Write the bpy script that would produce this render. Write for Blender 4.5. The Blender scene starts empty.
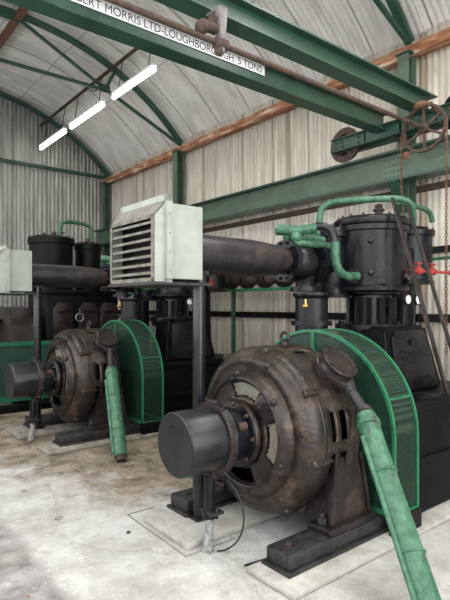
import bpy, bmesh, math, random
from mathutils import Vector, Matrix
random.seed(7)
PI = math.pi
sc = bpy.context.scene
COL = sc.collection
def V(*a): return Vector(a)

# ------------------------------------------------------------------ materials
def mat(name, c1, c2=None, rough=.5, metal=0., scale=6., stretch=(1,1,1), c3=None, s3=2.2, t3=(.56,.66),
        bump=0., bscale=60., mid=(.38,.62), spec=.5, rvar=.12):
    m = bpy.data.materials.new(name); m.use_nodes = True
    nt = m.node_tree; N = nt.nodes; L = nt.links
    b = N['Principled BSDF']
    tc = N.new('ShaderNodeTexCoord'); mp = N.new('ShaderNodeMapping'); L.new(tc.outputs['Object'], mp.inputs['Vector'])
    mp.inputs['Scale'].default_value = stretch
    b.inputs['Metallic'].default_value = metal
    b.inputs['Specular IOR Level'].default_value = spec
    n = N.new('ShaderNodeTexNoise'); n.inputs['Scale'].default_value = scale; n.inputs['Detail'].default_value = 7
    n.inputs['Roughness'].default_value = .62
    L.new(mp.outputs[0], n.inputs['Vector'])
    r = N.new('ShaderNodeValToRGB'); L.new(n.outputs['Fac'], r.inputs['Fac'])
    r.color_ramp.elements[0].position = mid[0]; r.color_ramp.elements[1].position = mid[1]
    r.color_ramp.elements[0].color = (*c1, 1); r.color_ramp.elements[1].color = (*(c2 or c1), 1)
    out = r.outputs['Color']
    if c3:
        n3 = N.new('ShaderNodeTexNoise'); n3.inputs['Scale'].default_value = s3; n3.inputs['Detail'].default_value = 9
        n3.inputs['Roughness'].default_value = .7
        L.new(mp.outputs[0], n3.inputs['Vector'])
        r3 = N.new('ShaderNodeValToRGB'); L.new(n3.outputs['Fac'], r3.inputs['Fac'])
        r3.color_ramp.elements[0].position = t3[0]; r3.color_ramp.elements[1].position = t3[1]
        mx = N.new('ShaderNodeMix'); mx.data_type = 'RGBA'
        L.new(r3.outputs['Color'], mx.inputs['Factor']); L.new(out, mx.inputs[6]); mx.inputs[7].default_value = (*c3, 1)
        out = mx.outputs[2]
    L.new(out, b.inputs['Base Color'])
    rr = N.new('ShaderNodeMapRange'); L.new(n.outputs['Fac'], rr.inputs['Value'])
    rr.inputs['To Min'].default_value = max(.05, rough-rvar); rr.inputs['To Max'].default_value = min(1, rough+rvar)
    L.new(rr.outputs[0], b.inputs['Roughness'])
    if bump:
        nb = N.new('ShaderNodeTexNoise'); nb.inputs['Scale'].default_value = bscale; nb.inputs['Detail'].default_value = 4
        L.new(mp.outputs[0], nb.inputs['Vector'])
        bn = N.new('ShaderNodeBump'); bn.inputs['Strength'].default_value = bump; bn.inputs['Distance'].default_value = .01
        L.new(nb.outputs['Fac'], bn.inputs['Height']); L.new(bn.outputs['Normal'], b.inputs['Normal'])
    return m
M = {}
M['rust_iron'] = mat('rusty_brown_iron', (.014,.0115,.0105), (.040,.030,.025), .33, .2, 6, c3=(.12,.078,.05), s3=4.5, t3=(.54,.74), bump=.5, bscale=34, spec=.42)
M['dark_brown'] = mat('dark_brown_iron', (.012,.009,.009), (.032,.024,.022), .33, .15, 7, c3=(.06,.042,.03), s3=5, bump=.45, bscale=36, spec=.38)
M['black_iron'] = mat('black_iron', (.004,.0045,.0065), (.011,.0115,.0145), .30, .1, 8, c3=(.026,.022,.020), s3=7, t3=(.58,.75), bump=.25, bscale=40, spec=.3)
M['deep_black'] = mat('deep_black_iron', (.002,.002,.003), (.005,.005,.0065), .42, 0, 6, bump=.25, spec=.12, c3=(.012,.010,.009), s3=5)
M['drum'] = mat('dark_grey_steel_sheet', (.010,.010,.013), (.024,.023,.026), .30, .3, 5, c3=(.06,.052,.045), s3=9, t3=(.6,.8), bump=.08)
M['rail_iron'] = mat('dull_black_rail', (.009,.009,.010), (.028,.027,.028), .55, .1, 25, c3=(.06,.058,.055), s3=12, t3=(.55,.75), bump=.5, bscale=70)
M['green'] = mat('bright_green_paint', (.013,.120,.054), (.022,.168,.080), .38, 0, 7, c3=(.07,.23,.14), s3=9, t3=(.58,.75), bump=.1)
M['pipe_green'] = mat('scuffed_green_paint', (.018,.085,.043), (.062,.168,.098), .42, 0, 14, c3=(.035,.045,.035), s3=16, t3=(.58,.63), bump=.2)
M['crane_green'] = mat('crane_green_paint', (.018,.052,.035), (.028,.076,.050), .40, 0, 3, c3=(.045,.088,.064), s3=4, bump=.1)
M['light_green'] = mat('pale_green_paint', (.066,.104,.070), (.090,.138,.098), .45, 0, 4, bump=.1)
M['dark_green'] = mat('dark_green_paint', (.012,.045,.030), (.022,.065,.044), .5, 0, 5, bump=.1)
M['box_paint'] = mat('pale_grey_green_enamel', (.27,.295,.265), (.335,.36,.325), .5, 0, 5, c3=(.22,.225,.185), s3=7, t3=(.58,.8), bump=.08)
M['louvre'] = mat('grimy_beige_louvre', (.085,.078,.06), (.17,.16,.13), .6, 0, 12, c3=(.06,.05,.035), s3=14, t3=(.58,.7))
M['rust'] = mat('rust_brown', (.085,.035,.020), (.19,.085,.045), .8, 0, 22, bump=.4)
M['dk_rust'] = mat('dark_rust', (.035,.022,.017), (.085,.05,.036), .75, .1, 20, bump=.4)
M['timber'] = mat('orange_timber', (.20,.075,.03), (.48,.24,.13), .85, 0, 4, stretch=(4,.6,4), c3=(.68,.55,.44), s3=4, t3=(.52,.64), bump=.3)
M['tie'] = mat('truss_dark_green', (.015,.05,.032), (.025,.075,.05), .5, 0, 5)
M['wall'] = mat('weathered_corrugated_sheet', (.50,.455,.385), (.70,.655,.575), .75, .0, 3, stretch=(3,3,.35), c3=(.30,.24,.18), s3=3.2, t3=(.60,.76), spec=.25)
M['wall_grey'] = mat('grey_corrugated_sheet', (.34,.34,.32), (.52,.52,.49), .7, .0, 3, stretch=(3,3,.35), c3=(.17,.14,.11), s3=3.2, t3=(.62,.8), spec=.25)
M['roof'] = mat('pale_roof_sheet', (.52,.50,.475), (.68,.66,.635), .75, 0, 2.2, stretch=(.6,2.2,.6), c3=(.36,.33,.30), s3=2.6, t3=(.55,.75), spec=.25)
M['pad'] = mat('pale_concrete_pad', (.33,.315,.28), (.46,.445,.41), .85, 0, 8, c3=(.30,.27,.22), s3=10, t3=(.6,.7), bump=.4)
M['dirty_pad'] = mat('oil_stained_concrete_pad', (.20,.18,.145), (.33,.305,.26), .85, 0, 8, c3=(.12,.10,.07), s3=7, t3=(.5,.65), bump=.4)
M['post_black'] = mat('glossy_black_pipe', (.006,.007,.009), (.014,.015,.018), .2, .1, 5, rvar=.06)
def seams(m, axis, period, width, col, phase=0.):
    nt = m.node_tree; N = nt.nodes; L = nt.links; b = N['Principled BSDF']
    src = b.inputs['Base Color'].links[0].from_socket
    tc = N.new('ShaderNodeTexCoord'); sp = N.new('ShaderNodeSeparateXYZ'); L.new(tc.outputs['Object'], sp.inputs[0])
    ns = N.new('ShaderNodeTexNoise'); ns.inputs['Scale'].default_value = .9; ns.inputs['Detail'].default_value = 5; L.new(tc.outputs['Object'], ns.inputs['Vector'])
    wob = N.new('ShaderNodeMath'); wob.operation = 'MULTIPLY_ADD'; L.new(ns.outputs['Fac'], wob.inputs[0]); wob.inputs[1].default_value = .05; L.new(sp.outputs[axis], wob.inputs[2])
    ad = N.new('ShaderNodeMath'); ad.operation = 'ADD'; L.new(wob.outputs[0], ad.inputs[0]); ad.inputs[1].default_value = 50+phase
    md = N.new('ShaderNodeMath'); md.operation = 'MODULO'; L.new(ad.outputs[0], md.inputs[0]); md.inputs[1].default_value = period
    lt = N.new('ShaderNodeMath'); lt.operation = 'LESS_THAN'; L.new(md.outputs[0], lt.inputs[0]); lt.inputs[1].default_value = width
    fa = N.new('ShaderNodeMath'); fa.operation = 'MULTIPLY'; L.new(lt.outputs[0], fa.inputs[0]); fa.inputs[1].default_value = .7
    mx = N.new('ShaderNodeMix'); mx.data_type = 'RGBA'; L.new(fa.outputs[0], mx.inputs['Factor']); L.new(src, mx.inputs[6]); mx.inputs[7].default_value = (*col,1)
    L.new(mx.outputs[2], b.inputs['Base Color'])
seams(M['roof'],'Y',.86,.028,(.20,.18,.165)); seams(M['roof'],'X',1.15,.022,(.26,.24,.22),.3)
seams(M['wall'],'Y',.78,.022,(.16,.13,.10)); seams(M['wall'],'Y',2.34,.10,(.33,.25,.18),.4)
seams(M['wall_grey'],'X',.80,.022,(.14,.13,.11))
M['white'] = mat('white_enamel', (.80,.80,.80), (.72,.72,.72), .5)
M['ink'] = mat('black_lettering', (.03,.03,.05), rough=.6)
M['red'] = mat('red_paint', (.26,.022,.02), (.40,.045,.04), .5, 0, 15)
M['brass'] = mat('brass', (.55,.36,.12), (.62,.42,.16), .3, .9)
M['mesh'] = mat('wire_mesh_metal', (.42,.40,.34), (.55,.52,.45), .5, .2, 20)
M['green_mesh'] = mat('perforated_dark_green', (.018,.075,.045), (.03,.11,.065), .5, 0, 30, c3=(.05,.05,.03), s3=4, t3=(.55,.75), bump=.8, bscale=260)
M['grey_metal'] = mat('grey_metal', (.20,.20,.22), (.32,.32,.34), .35, .5, 8)
M['cable'] = mat('black_cable', (.012,.012,.013), rough=.5)
M['bandage'] = mat('frayed_tape', (.10,.10,.10), (.32,.32,.31), .8, 0, 40, bump=.5)
M['duct'] = mat('purple_black_duct', (.012,.010,.012), (.032,.027,.028), .38, .2, 5, c3=(.10,.065,.05), s3=3.2, t3=(.56,.74), bump=.35, bscale=30)
M['gutter'] = mat('groove_dark', (.16,.145,.125), (.27,.25,.22), .9)
M['rubbish'] = mat('rubble', (.22,.20,.18), (.36,.34,.31), .9, 0, 20)
M['lilac'] = mat('grey_bracket_paint', (.13,.115,.12), (.20,.175,.18), .5, 0, 14)
def emat(name, col, s):
    m = bpy.data.materials.new(name); m.use_nodes = True; b = m.node_tree.nodes['Principled BSDF']
    b.inputs['Base Color'].default_value = (.8,.8,.8,1)
    b.inputs['Emission Color'].default_value = (*col,1); b.inputs['Emission Strength'].default_value = s
    return m
M['tube'] = emat('lit_fluorescent_tube', (1,.99,.95), 9)
# glass
g = bpy.data.materials.new('window_glass'); g.use_nodes = True
gb = g.node_tree.nodes['Principled BSDF']; gb.inputs['Transmission Weight'].default_value = 1; gb.inputs['Roughness'].default_value = 0; gb.inputs['IOR'].default_value = 1.05
M['glass'] = g
# perforated guard sheet: real see-through holes through a procedural pattern
def perforated(name, c1, c2, scale, hole):
    m = mat(name, c1, c2, .5, 0, 18, c3=(.05,.045,.02), s3=4, t3=(.58,.8))
    N = m.node_tree.nodes; L = m.node_tree.links; b = N['Principled BSDF']
    tc = N.new('ShaderNodeTexCoord'); vo = N.new('ShaderNodeTexVoronoi'); vo.inputs['Scale'].default_value = scale; vo.inputs['Randomness'].default_value = .1
    L.new(tc.outputs['Object'], vo.inputs['Vector'])
    lt = N.new('ShaderNodeMath'); lt.operation = 'GREATER_THAN'; lt.inputs[1].default_value = hole
    L.new(vo.outputs['Distance'], lt.inputs[0]); L.new(lt.outputs[0], b.inputs['Alpha'])
    return m
M['perf'] = perforated('perforated_green_sheet', (.006,.026,.015), (.010,.040,.023), 90, .40)

# floor
fm = bpy.data.materials.new('stained_concrete'); fm.use_nodes = True
N = fm.node_tree.nodes; L = fm.node_tree.links; b = N['Principled BSDF']
tc = N.new('ShaderNodeTexCoord')
def noise(sc_, det=8, rough=.6, vec=None):
    n = N.new('ShaderNodeTexNoise'); n.inputs['Scale'].default_value = sc_; n.inputs['Detail'].default_value = det; n.inputs['Roughness'].default_value = rough
    L.new(vec or tc.outputs['Object'], n.inputs['Vector']); return n.outputs['Fac']
def ramp(f, p0, c0, p1, c1):
    r = N.new('ShaderNodeValToRGB'); L.new(f, r.inputs['Fac']); e = r.color_ramp.elements
    e[0].position = p0; e[0].color = c0; e[1].position = p1; e[1].color = c1; return r.outputs['Color']
def mixc(f, a, b_):
    m = N.new('ShaderNodeMix'); m.data_type = 'RGBA'
    for s, v in ((m.inputs['Factor'], f), (m.inputs[6], a), (m.inputs[7], b_)):
        if isinstance(v, (tuple, float)): s.default_value = v
        else: L.new(v, s)
    return m.outputs[2]
def mth(op, a, b_=None):
    m = N.new('ShaderNodeMath'); m.operation = op
    for s, v in zip(m.inputs, (a, b_)):
        if v is None: continue
        if isinstance(v, (int, float)): s.default_value = v
        else: L.new(v, s)
    return m.outputs[0]
base = ramp(noise(2.2,9,.7), .38, (.33,.315,.30,1), .62, (.53,.52,.51,1))
base = mixc(ramp(noise(28, 6), .50, (0,0,0,1), .72, (.45,.45,.45,1)), base, (.38,.36,.35,1))
sep = N.new('ShaderNodeSeparateXYZ'); L.new(tc.outputs['Object'], sep.inputs[0])
# oil-brown stain beside and between the machines (mask in metres on the floor)
w = mth('MULTIPLY', mth('SUBTRACT', noise(1.9, 12, .72), .5), 3.4)
mx_ = mth('MULTIPLY', mth('SUBTRACT', mth('ADD', sep.outputs['X'], mth('MULTIPLY', sep.outputs['Y'], .41)), 3.45), 1.3)
my_ = mth('MULTIPLY', mth('SUBTRACT', sep.outputs['Y'], 3.2), .95)
mn = mth('ADD', mth('MINIMUM', mx_, my_), w)
stain = ramp(mn, .0, (0,0,0,1), .55, (1,1,1,1))
brown = ramp(noise(3.2, 9, .7), .36, (.07,.05,.03,1), .64, (.34,.28,.21,1))
base = mixc(stain, base, brown)
# greyer trodden strip at the left
w2 = mth('MULTIPLY', mth('SUBTRACT', noise(3.0, 9, .7), .5), .25)
st2 = ramp(mth('ADD', mth('SUBTRACT', 1.13, sep.outputs['X']), w2), .0, (0,0,0,1), .08, (1,1,1,1))
base = mixc(st2, base, ramp(noise(6), .36, (.17,.16,.158,1), .64, (.36,.345,.34,1)))
# patchy wear with hard edges, hairline cracks
base = mixc(ramp(noise(5.5, 12, .78), .53, (0,0,0,1), .60, (.55,.55,.55,1)), base, (.30,.275,.24,1))
base = mixc(ramp(noise(9, 12, .8), .57, (0,0,0,1), .62, (.5,.5,.5,1)), base, (.66,.65,.63,1))
vor = N.new('ShaderNodeTexVoronoi'); vor.feature = 'DISTANCE_TO_EDGE'; vor.inputs['Scale'].default_value = .5
wv = N.new('ShaderNodeVectorMath'); wv.operation = 'MULTIPLY_ADD'; nz = N.new('ShaderNodeTexNoise'); nz.inputs['Scale'].default_value = 4; nz.inputs['Detail'].default_value = 8
L.new(tc.outputs['Object'], nz.inputs['Vector']); L.new(nz.outputs['Color'], wv.inputs[0]); wv.inputs[1].default_value = (.35,.35,0); L.new(tc.outputs['Object'], wv.inputs[2])
L.new(wv.outputs[0], vor.inputs['Vector'])
base = mixc(ramp(vor.outputs['Distance'], .0015, (.35,.35,.35,1), .005, (0,0,0,1)), base, (.16,.145,.13,1))
# speckle
base = mixc(ramp(noise(60, 3), .62, (0,0,0,1), .70, (.7,.7,.7,1)), base, (.25,.23,.21,1))
L.new(base, b.inputs['Base Color']); b.inputs['Roughness'].default_value = .8; b.inputs['Specular IOR Level'].default_value = .3
bn = N.new('ShaderNodeBump'); bn.inputs['Strength'].default_value = .35; bn.inputs['Distance'].default_value = .02
L.new(noise(14, 10, .7), bn.inputs['Height']); L.new(bn.outputs['Normal'], b.inputs['Normal'])
M['floor'] = fm

# ------------------------------------------------------------------ geometry helpers (world coordinates)
class B:
    def __init__(s): s.bm = bmesh.new()
    def box(s, x0,x1,y0,y1,z0,z1, bev=0):
        vs = [s.bm.verts.new((x,y,z)) for x in (x0,x1) for y in (y0,y1) for z in (z0,z1)]
        fs = [(0,1,3,2),(4,6,7,5),(0,4,5,1),(2,3,7,6),(0,2,6,4),(1,5,7,3)]
        nf = [s.bm.faces.new([vs[i] for i in f]) for f in fs]
        if bev:
            es = list({e for f in nf for e in f.edges})
            bmesh.ops.bevel(s.bm, geom=es, offset=bev, segments=2, affect='EDGES', profile=.5)
        return s
    def bar(s, a, b, w, h, up=V(0,0,1), bev=0):
        a = Vector(a); b = Vector(b); d = (b-a).normalized()
        side = d.cross(up)
        if side.length < 1e-4: side = d.cross(V(1,0,0))
        side.normalize(); u = side.cross(d).normalized()
        vs = []
        for p in (a, b):
            for i, j in ((-1,-1),(1,-1),(1,1),(-1,1)): vs.append(s.bm.verts.new(p + side*(i*w/2) + u*(j*h/2)))
        nf = [s.bm.faces.new([vs[i] for i in f]) for f in ((3,2,1,0),(4,5,6,7),(0,1,5,4),(1,2,6,5),(2,3,7,6),(3,0,4,7))]
        if bev:
            es = list({e for f in nf for e in f.edges}); bmesh.ops.bevel(s.bm, geom=es, offset=bev, segments=2, affect='EDGES', profile=.5)
        return s
    def lathe(s, o, axis, prof, n=48, caps=True):
        """prof: list of (t, r) along axis from o"""
        o = Vector(o); axis = Vector(axis).normalized()
        u = axis.orthogonal().normalized(); v = axis.cross(u).normalized()
        rings = []
        for t, r in prof:
            if r < 1e-6: rings.append([s.bm.verts.new(o + axis*t)])
            else: rings.append([s.bm.verts.new(o + axis*t + (u*math.cos(2*PI*k/n) + v*math.sin(2*PI*k/n))*r) for k in range(n)])
        for A, C in zip(rings, rings[1:]):
            for k in range(n):
                k2 = (k+1) % n
                if len(A) == 1 and len(C) == 1: continue
                if len(A) == 1: s.bm.faces.new((A[0], C[k], C[k2]))
                elif len(C) == 1: s.bm.faces.new((A[k2], A[k], C[0]))
                else: s.bm.faces.new((A[k2], A[k], C[k], C[k2]))
        if caps:
            for R_ in (rings[0], rings[-1]):
                if len(R_) > 2: s.bm.faces.new(R_)
        return s
    def cyl(s, a, b, r, n=24, r2=None):
        a = Vector(a); b = Vector(b); return s.lathe(a, b-a, [(0,r),((b-a).length, r if r2 is None else r2)], n)
    def rcyl(s, a, b, r, bev=.01, n=32):
        a = Vector(a); b = Vector(b); l = (b-a).length
        return s.lathe(a, b-a, [(0,r-bev),(bev*.3,r-bev*.3),(bev,r),(l-bev,r),(l-bev*.3,r-bev*.3),(l,r-bev)], n)
    def tube(s, pts, r, n=12, smooth=0):
        pts = [Vector(p) for p in pts]
        for _ in range(smooth):
            q = [pts[0]]
            for a, c in zip(pts, pts[1:]): q += [a.lerp(c,.25), a.lerp(c,.75)]
            q.append(pts[-1]); pts = q
        rad = r if callable(r) else (lambda t: r)
        prev = None; u = None; L_ = len(pts)
        first = None
        for i, p in enumerate(pts):
            d = (pts[min(i+1,L_-1)] - pts[max(i-1,0)]).normalized()
            u = d.orthogonal().normalized() if u is None else (u - d*u.dot(d)).normalized()
            v = d.cross(u); R_ = rad(i/(L_-1))
            ring = [s.bm.verts.new(p + (u*math.cos(2*PI*k/n)+v*math.sin(2*PI*k/n))*R_) for k in range(n)]
            if prev:
                for k in range(n): s.bm.faces.new((prev[k], prev[(k+1)%n], ring[(k+1)%n], ring[k]))
            else: first = ring
            prev = ring
        s.bm.faces.new(first[::-1]); s.bm.faces.new(prev); return s
    def prism(s, poly, vec, bev=0):
        vec = Vector(vec); a = [s.bm.verts.new(p) for p in poly]; c = [s.bm.verts.new(Vector(p)+vec) for p in poly]; n = len(a)
        nf = [s.bm.faces.new(a[::-1]), s.bm.faces.new(c)] + [s.bm.faces.new((a[i], a[(i+1)%n], c[(i+1)%n], c[i])) for i in range(n)]
        if bev:
            es = list({e for f in nf for e in f.edges}); bmesh.ops.bevel(s.bm, geom=es, offset=bev, segments=2, affect='EDGES', profile=.5)
        return s
    def torus(s, o, axis, R_, r, n=32, m=10):
        o = Vector(o); axis = Vector(axis).normalized(); u = axis.orthogonal().normalized(); v = axis.cross(u)
        rings = []
        for k in range(n):
            a = 2*PI*k/n; d = u*math.cos(a)+v*math.sin(a)
            rings.append([s.bm.verts.new(o + d*(R_+r*math.cos(2*PI*j/m)) + axis*(r*math.sin(2*PI*j/m))) for j in range(m)])
        for k in range(n):
            A = rings[k]; C = rings[(k+1)%n]
            for j in range(m): s.bm.faces.new((A[j], C[j], C[(j+1)%m], A[(j+1)%m]))
        return s
    def ball(s, o, r, sq=(1,1,1), n=16):
        mt = Matrix.Translation(o) @ Matrix.Diagonal((*[r*q for q in sq], 1))
        bmesh.ops.create_uvsphere(s.bm, u_segments=n, v_segments=n//2+2, radius=1, matrix=mt); return s
    def bolts(s, o, axis, R_, n, r, h, phase=0):
        o = Vector(o); axis = Vector(axis).normalized(); u = axis.orthogonal().normalized(); v = axis.cross(u)
        for k in range(n):
            a = 2*PI*k/n + phase; p = o + (u*math.cos(a)+v*math.sin(a))*R_
            s.lathe(p, axis, [(0,r),(h,r)], 6); s.lathe(p+axis*h, axis, [(0,r*.5),(h*.6,r*.5)], 6)
        return s

def props(o, label=None, cat=None, group=None, kind=None):
    if label: o['label'] = label
    if cat: o['category'] = cat
    if group: o['group'] = group
    if kind: o['kind'] = kind
def smooth_mesh(me, ang=32):
    me.polygons.foreach_set('use_smooth', [True]*len(me.polygons)); me.set_sharp_from_angle(angle=math.radians(ang))
def root_of(p):
    while p.parent: p = p.parent
    return p
def islands(bm):
    seen = set(); out = []
    for v0 in bm.verts:
        if v0 in seen: continue
        st = [v0]; seen.add(v0); isl = []
        while st:
            v = st.pop(); isl.append(v)
            for e in v.link_edges:
                o = e.other_vert(v)
                if o not in seen: seen.add(o); st.append(o)
        lo = [min(v.co[i] for v in isl)-.0015 for i in range(3)]; hi = [max(v.co[i] for v in isl)+.0015 for i in range(3)]
        out.append([isl, lo, hi])
    ch = True
    while ch:
        ch = False
        for i in range(len(out)):
            for j in range(i+1,len(out)):
                A, C = out[i], out[j]
                if all(A[1][k] <= C[2][k] and C[1][k] <= A[2][k] for k in range(3)):
                    out[i] = [A[0]+C[0],[min(p) for p in zip(A[1],C[1])],[max(p) for p in zip(A[2],C[2])]]; del out[j]; ch = True; break
            if ch: break
    return out
SPLIT = {'letter':1,'bolt':1,'nut':1,'lid_nut':1,'rivets':'rivet','cross_strap':1,'plug':1,'bolts':'bolt','rib':1,'edge_frame':1}
def obj(name, b, m, parent=None, label=None, **k):
    if name in SPLIT and parent:
        name = name if SPLIT[name] == 1 else SPLIT[name]
        b.bm.verts.index_update(); G = islands(b.bm)
        if len(G) > 1:
            r = None
            for isl, lo, hi in G:
                nb = B(); mp = {v: nb.bm.verts.new(v.co) for v in isl}
                for f in {f for v in isl for f in v.link_faces}: nb.bm.faces.new([mp[v] for v in f.verts])
                r = obj1(name, nb, m, parent, label, **k)
            b.bm.free(); return r
    return obj1(name, b, m, parent, label, **k)
def obj1(name, b, m, parent=None, label=None, sm=True, org=None, solid=0, bev=0, kind=None):
    bm = b.bm
    o0 = Vector(org) if org is not None else (ORG[root_of(parent).name] if parent else V(0,0,0))
    bmesh.ops.recalc_face_normals(bm, faces=bm.faces[:])
    bmesh.ops.translate(bm, verts=bm.verts[:], vec=-o0)
    me = bpy.data.meshes.new(name); bm.to_mesh(me); bm.free()
    me.materials.append(M[m])
    if sm: smooth_mesh(me)
    o = bpy.data.objects.new(name, me); COL.objects.link(o)
    if parent: o.parent = parent
    else: o.location = o0; ORG[o.name] = o0
    if solid:
        md = o.modifiers.new('thickness','SOLIDIFY'); md.thickness = solid; md.offset = 0
    if bev:
        md = o.modifiers.new('edges','BEVEL'); md.width = bev; md.segments = 2; md.limit_method = 'ANGLE'
    if label: o['label'] = label
    if kind: o['kind'] = kind
    return o
ORG = {}
def thing(name, loc, label, cat, group=None):
    o = bpy.data.objects.new(name, None); o.empty_display_size = .1; COL.objects.link(o); o.location = loc; ORG[o.name] = Vector(loc)
    props(o, label, cat, group); return o
def single(name, b, m, loc, label, cat, group=None, **k):
    o = obj(name, b, m, None, org=loc, **k); props(o, label, cat, group); return o
def structure(name, b, m, **k):
    o = obj(name, b, m, None, **k); o['kind'] = 'structure'; return o
def copy_tree(o, parent=None):
    c = o.copy(); COL.objects.link(c)
    if parent: c.parent = parent
    for ch in [q for q in list(bpy.data.objects) if q.parent == o]: copy_tree(ch, c)
    return c
def dup(o, dy, label, dx=0):
    c = copy_tree(o); c.location = Vector(o.location)+V(dx,dy,0); c['label'] = label; ORG[c.name] = Vector(c.location); return c

# ------------------------------------------------------------------ layout constants (metres)
XW = 6.0; YE = 12.3; YF = -3.2; XL = -1.0
XC = 2.5; RA = 4.59; ZC = 6.47-RA       # arch circle
S = 3.5                                  # spacing of the two sets
AY = 2.685; AZ = .724                    # motor shaft axis

def pxw(px,py,D):
    R_ = (px-225)/508*D; return V(.628*D+.778*R_, .778*D-.628*R_, 1.6-(py-306)*D/508)
# ------------------------------------------------------------------ setting
structure('floor', B().box(XL-.3, XW+.3, YF-4, YE+.3, -.2, 0), 'floor', sm=False)
def corrugated(p0, dvec, length, z0, zt, nrm, per=.085, amp=.007, seg=8):
    """vertical sheet; zt: function of distance -> top height"""
    b = B(); d = Vector(dvec); nv = Vector(nrm); n = int(length/per*seg); prev = None
    for i in range(n+1):
        t = length*i/n; off = amp*math.sin(2*PI*t/per)
        sheet = int(t/.82); off += .004*(sheet % 2)
        p = Vector(p0) + d*t + nv*off
        a = b.bm.verts.new((p.x,p.y,z0)); c = b.bm.verts.new((p.x,p.y,zt(t)))
        if prev: b.bm.faces.new((prev[0], a, c, prev[1]))
        prev = (a, c)
    return b
structure('wall_right', corrugated((XW,YF,0),(0,1,0),YE-YF,0,lambda t:5.09,(-1,0,0)), 'wall', solid=.003)
def archz(x, extra=0): return ZC + math.sqrt(max(0,(RA+extra)**2-(x-XC)**2))
structure('wall_back', corrugated((XL,YE,0),(1,0,0),XW-XL,0,lambda t: archz(XL+t,.16),(0,-1,0),per=.1,amp=.012), 'wall_grey', solid=.003)
# left wall with a long row of windows (behind the camera's shoulder)
b = B(); b.box(XL-.15,XL,YF,YE,0,1.1); b.box(XL-.15,XL,YF,YE,3.7,4.95)
wins = [(-2.8+ k*2.5, -2.8+k*2.5+2.1) for k in range(6)]
ys = [YF]+[v for w_ in wins for v in w_]+[YE]
for k in range(0,len(ys),2): b.box(XL-.15,XL,ys[k],ys[k+1],1.1,3.7)
structure('wall_left', b, 'wall', sm=False)
for k,(y0,y1) in enumerate(wins):
    b = B()
    for yy in (y0+.03,(y0*2+y1)/3,(y0+2*y1)/3,y1-.03): b.box(XL-.1,XL-.05,yy-.02,yy+.02,1.1,3.7)
    for zz in (1.13,1.95,2.8,3.67): b.box(XL-.1,XL-.05,y0,y1,zz-.02,zz+.02)
    structure('window_%d'%(k+1), b, 'light_green', sm=False)
# front end: header over a wide open doorway
b = B(); zz = 4.6
b.box(XL-.1,XL+.7,YF-.12,YF,0,zz); b.box(XW-.7,XW+.1,YF-.12,YF,0,zz)
pts = [(XL,YF,zz)]+[(x,YF,archz(x,.1)) for x in [XL+ i*(XW-XL)/16 for i in range(17)]]+[(XW,YF,zz)]
b.prism(pts,(0,-.12,0))
structure('wall_front', b, 'wall', sm=False)
# barrel roof of curved corrugated sheets
b = B(); per = .085; seg = 6; n = int((YE-YF)/per*seg)
a0 = math.asin((XW+.12-XC)/(RA+.14)); NA = 30; prev = None
for i in range(n+1):
    y = YF + (YE-YF)*i/n; off = .0065*math.sin(2*PI*y/per)
    row = []
    for j in range(NA+1):
        a = -a0 + 2*a0*j/NA
        lap = .012*((j//6)%2)
        r = RA+.14+off+lap+.018*(int(y/.85)%2)
        row.append(b.bm.verts.new((XC+r*math.sin(a), y, ZC+r*math.cos(a))))
    if prev:
        for j in range(NA): b.bm.faces.new((prev[j],prev[j+1],row[j+1],row[j]))
    prev = row
structure('ceiling', b, 'roof', solid=.003, sm=True)
# dark sheeting rails on walls
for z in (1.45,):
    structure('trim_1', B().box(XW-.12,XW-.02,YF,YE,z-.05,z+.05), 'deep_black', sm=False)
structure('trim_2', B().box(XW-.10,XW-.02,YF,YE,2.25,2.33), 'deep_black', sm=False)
structure('trim_3', B().box(XL,XW-.1,YE-.1,YE-.03,4.90,4.97), 'tie', sm=False)
structure('trim_4', B().box(XL,XW-.1,YE-.1,YE-.03,2.3,2.38), 'tie', sm=False)
structure('trim_5', B().box(2.93,3.05,YE-.12,YE-.03,0,6.35), 'tie', sm=False)
# floor groove round the rear pad
def groove(pts,w=.012):
    b = B()
    for a,c in zip(pts,pts[1:]): b.bar((*a,.0015),(*c,.0015),w,.003)
    return b
structure('trim_6', groove([(2.25,2.68),(1.84,2.68),(1.86,3.5),(2.1,3.5)]), 'gutter', sm=False)
structure('trim_7', B().box(XW-.06,XW-.02,YF,YE,3.04,3.12), 'dk_rust', sm=False)  # dark strip standing in for the shadow line under the runway beam
structure('trim_8', groove([(1.86,6.35),(1.86,5.3),(2.0,5.1),(2.02,3.9)]), 'gutter', sm=False)

# timber wall plate
b = B(); yy = -3.0; 
while yy < YE-.05:
    y2 = min(yy+2.4, YE-.02); b.box(XW-.16-random.uniform(0,.02),XW-.02,yy,y2-.012,4.76+random.uniform(-.012,.012),4.90,bev=.008); yy = y2
single('wall_plate', b, 'timber', (XW-.1, 5, 4.8), 'rough orange-brown timber beam running along the top of the corrugated side wall', 'beam')

# ------------------------------------------------------------------ columns
def column(y, lab, top=4.78, x=XW-.17):
    t = thing('steel_column', (x, y, 0), lab, 'column', 'green wall columns')
    b = B(); b.box(x-.09,x-.075,y-.075,y+.075,0,top); b.box(x+.075,x+.09,y-.075,y+.075,0,top)
    obj('flange', b, 'light_green', t, sm=False)
    obj('web', B().box(x-.075,x+.075,y-.01,y+.01,0,top), 'crane_green', t, sm=False)
    obj('cap_plate', B().box(x-.11,x+.11,y-.10,y+.10,top-.02,top), 'dark_green', t, sm=False)
    return t
column(3.56, 'pale green steel wall column behind the crane and chain wheel')
column(8.76, 'green steel wall column under the foot of the middle roof arch')
column(YE-.13, 'dark green corner column where the end wall meets the long side wall', x=XW-.14)

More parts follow.
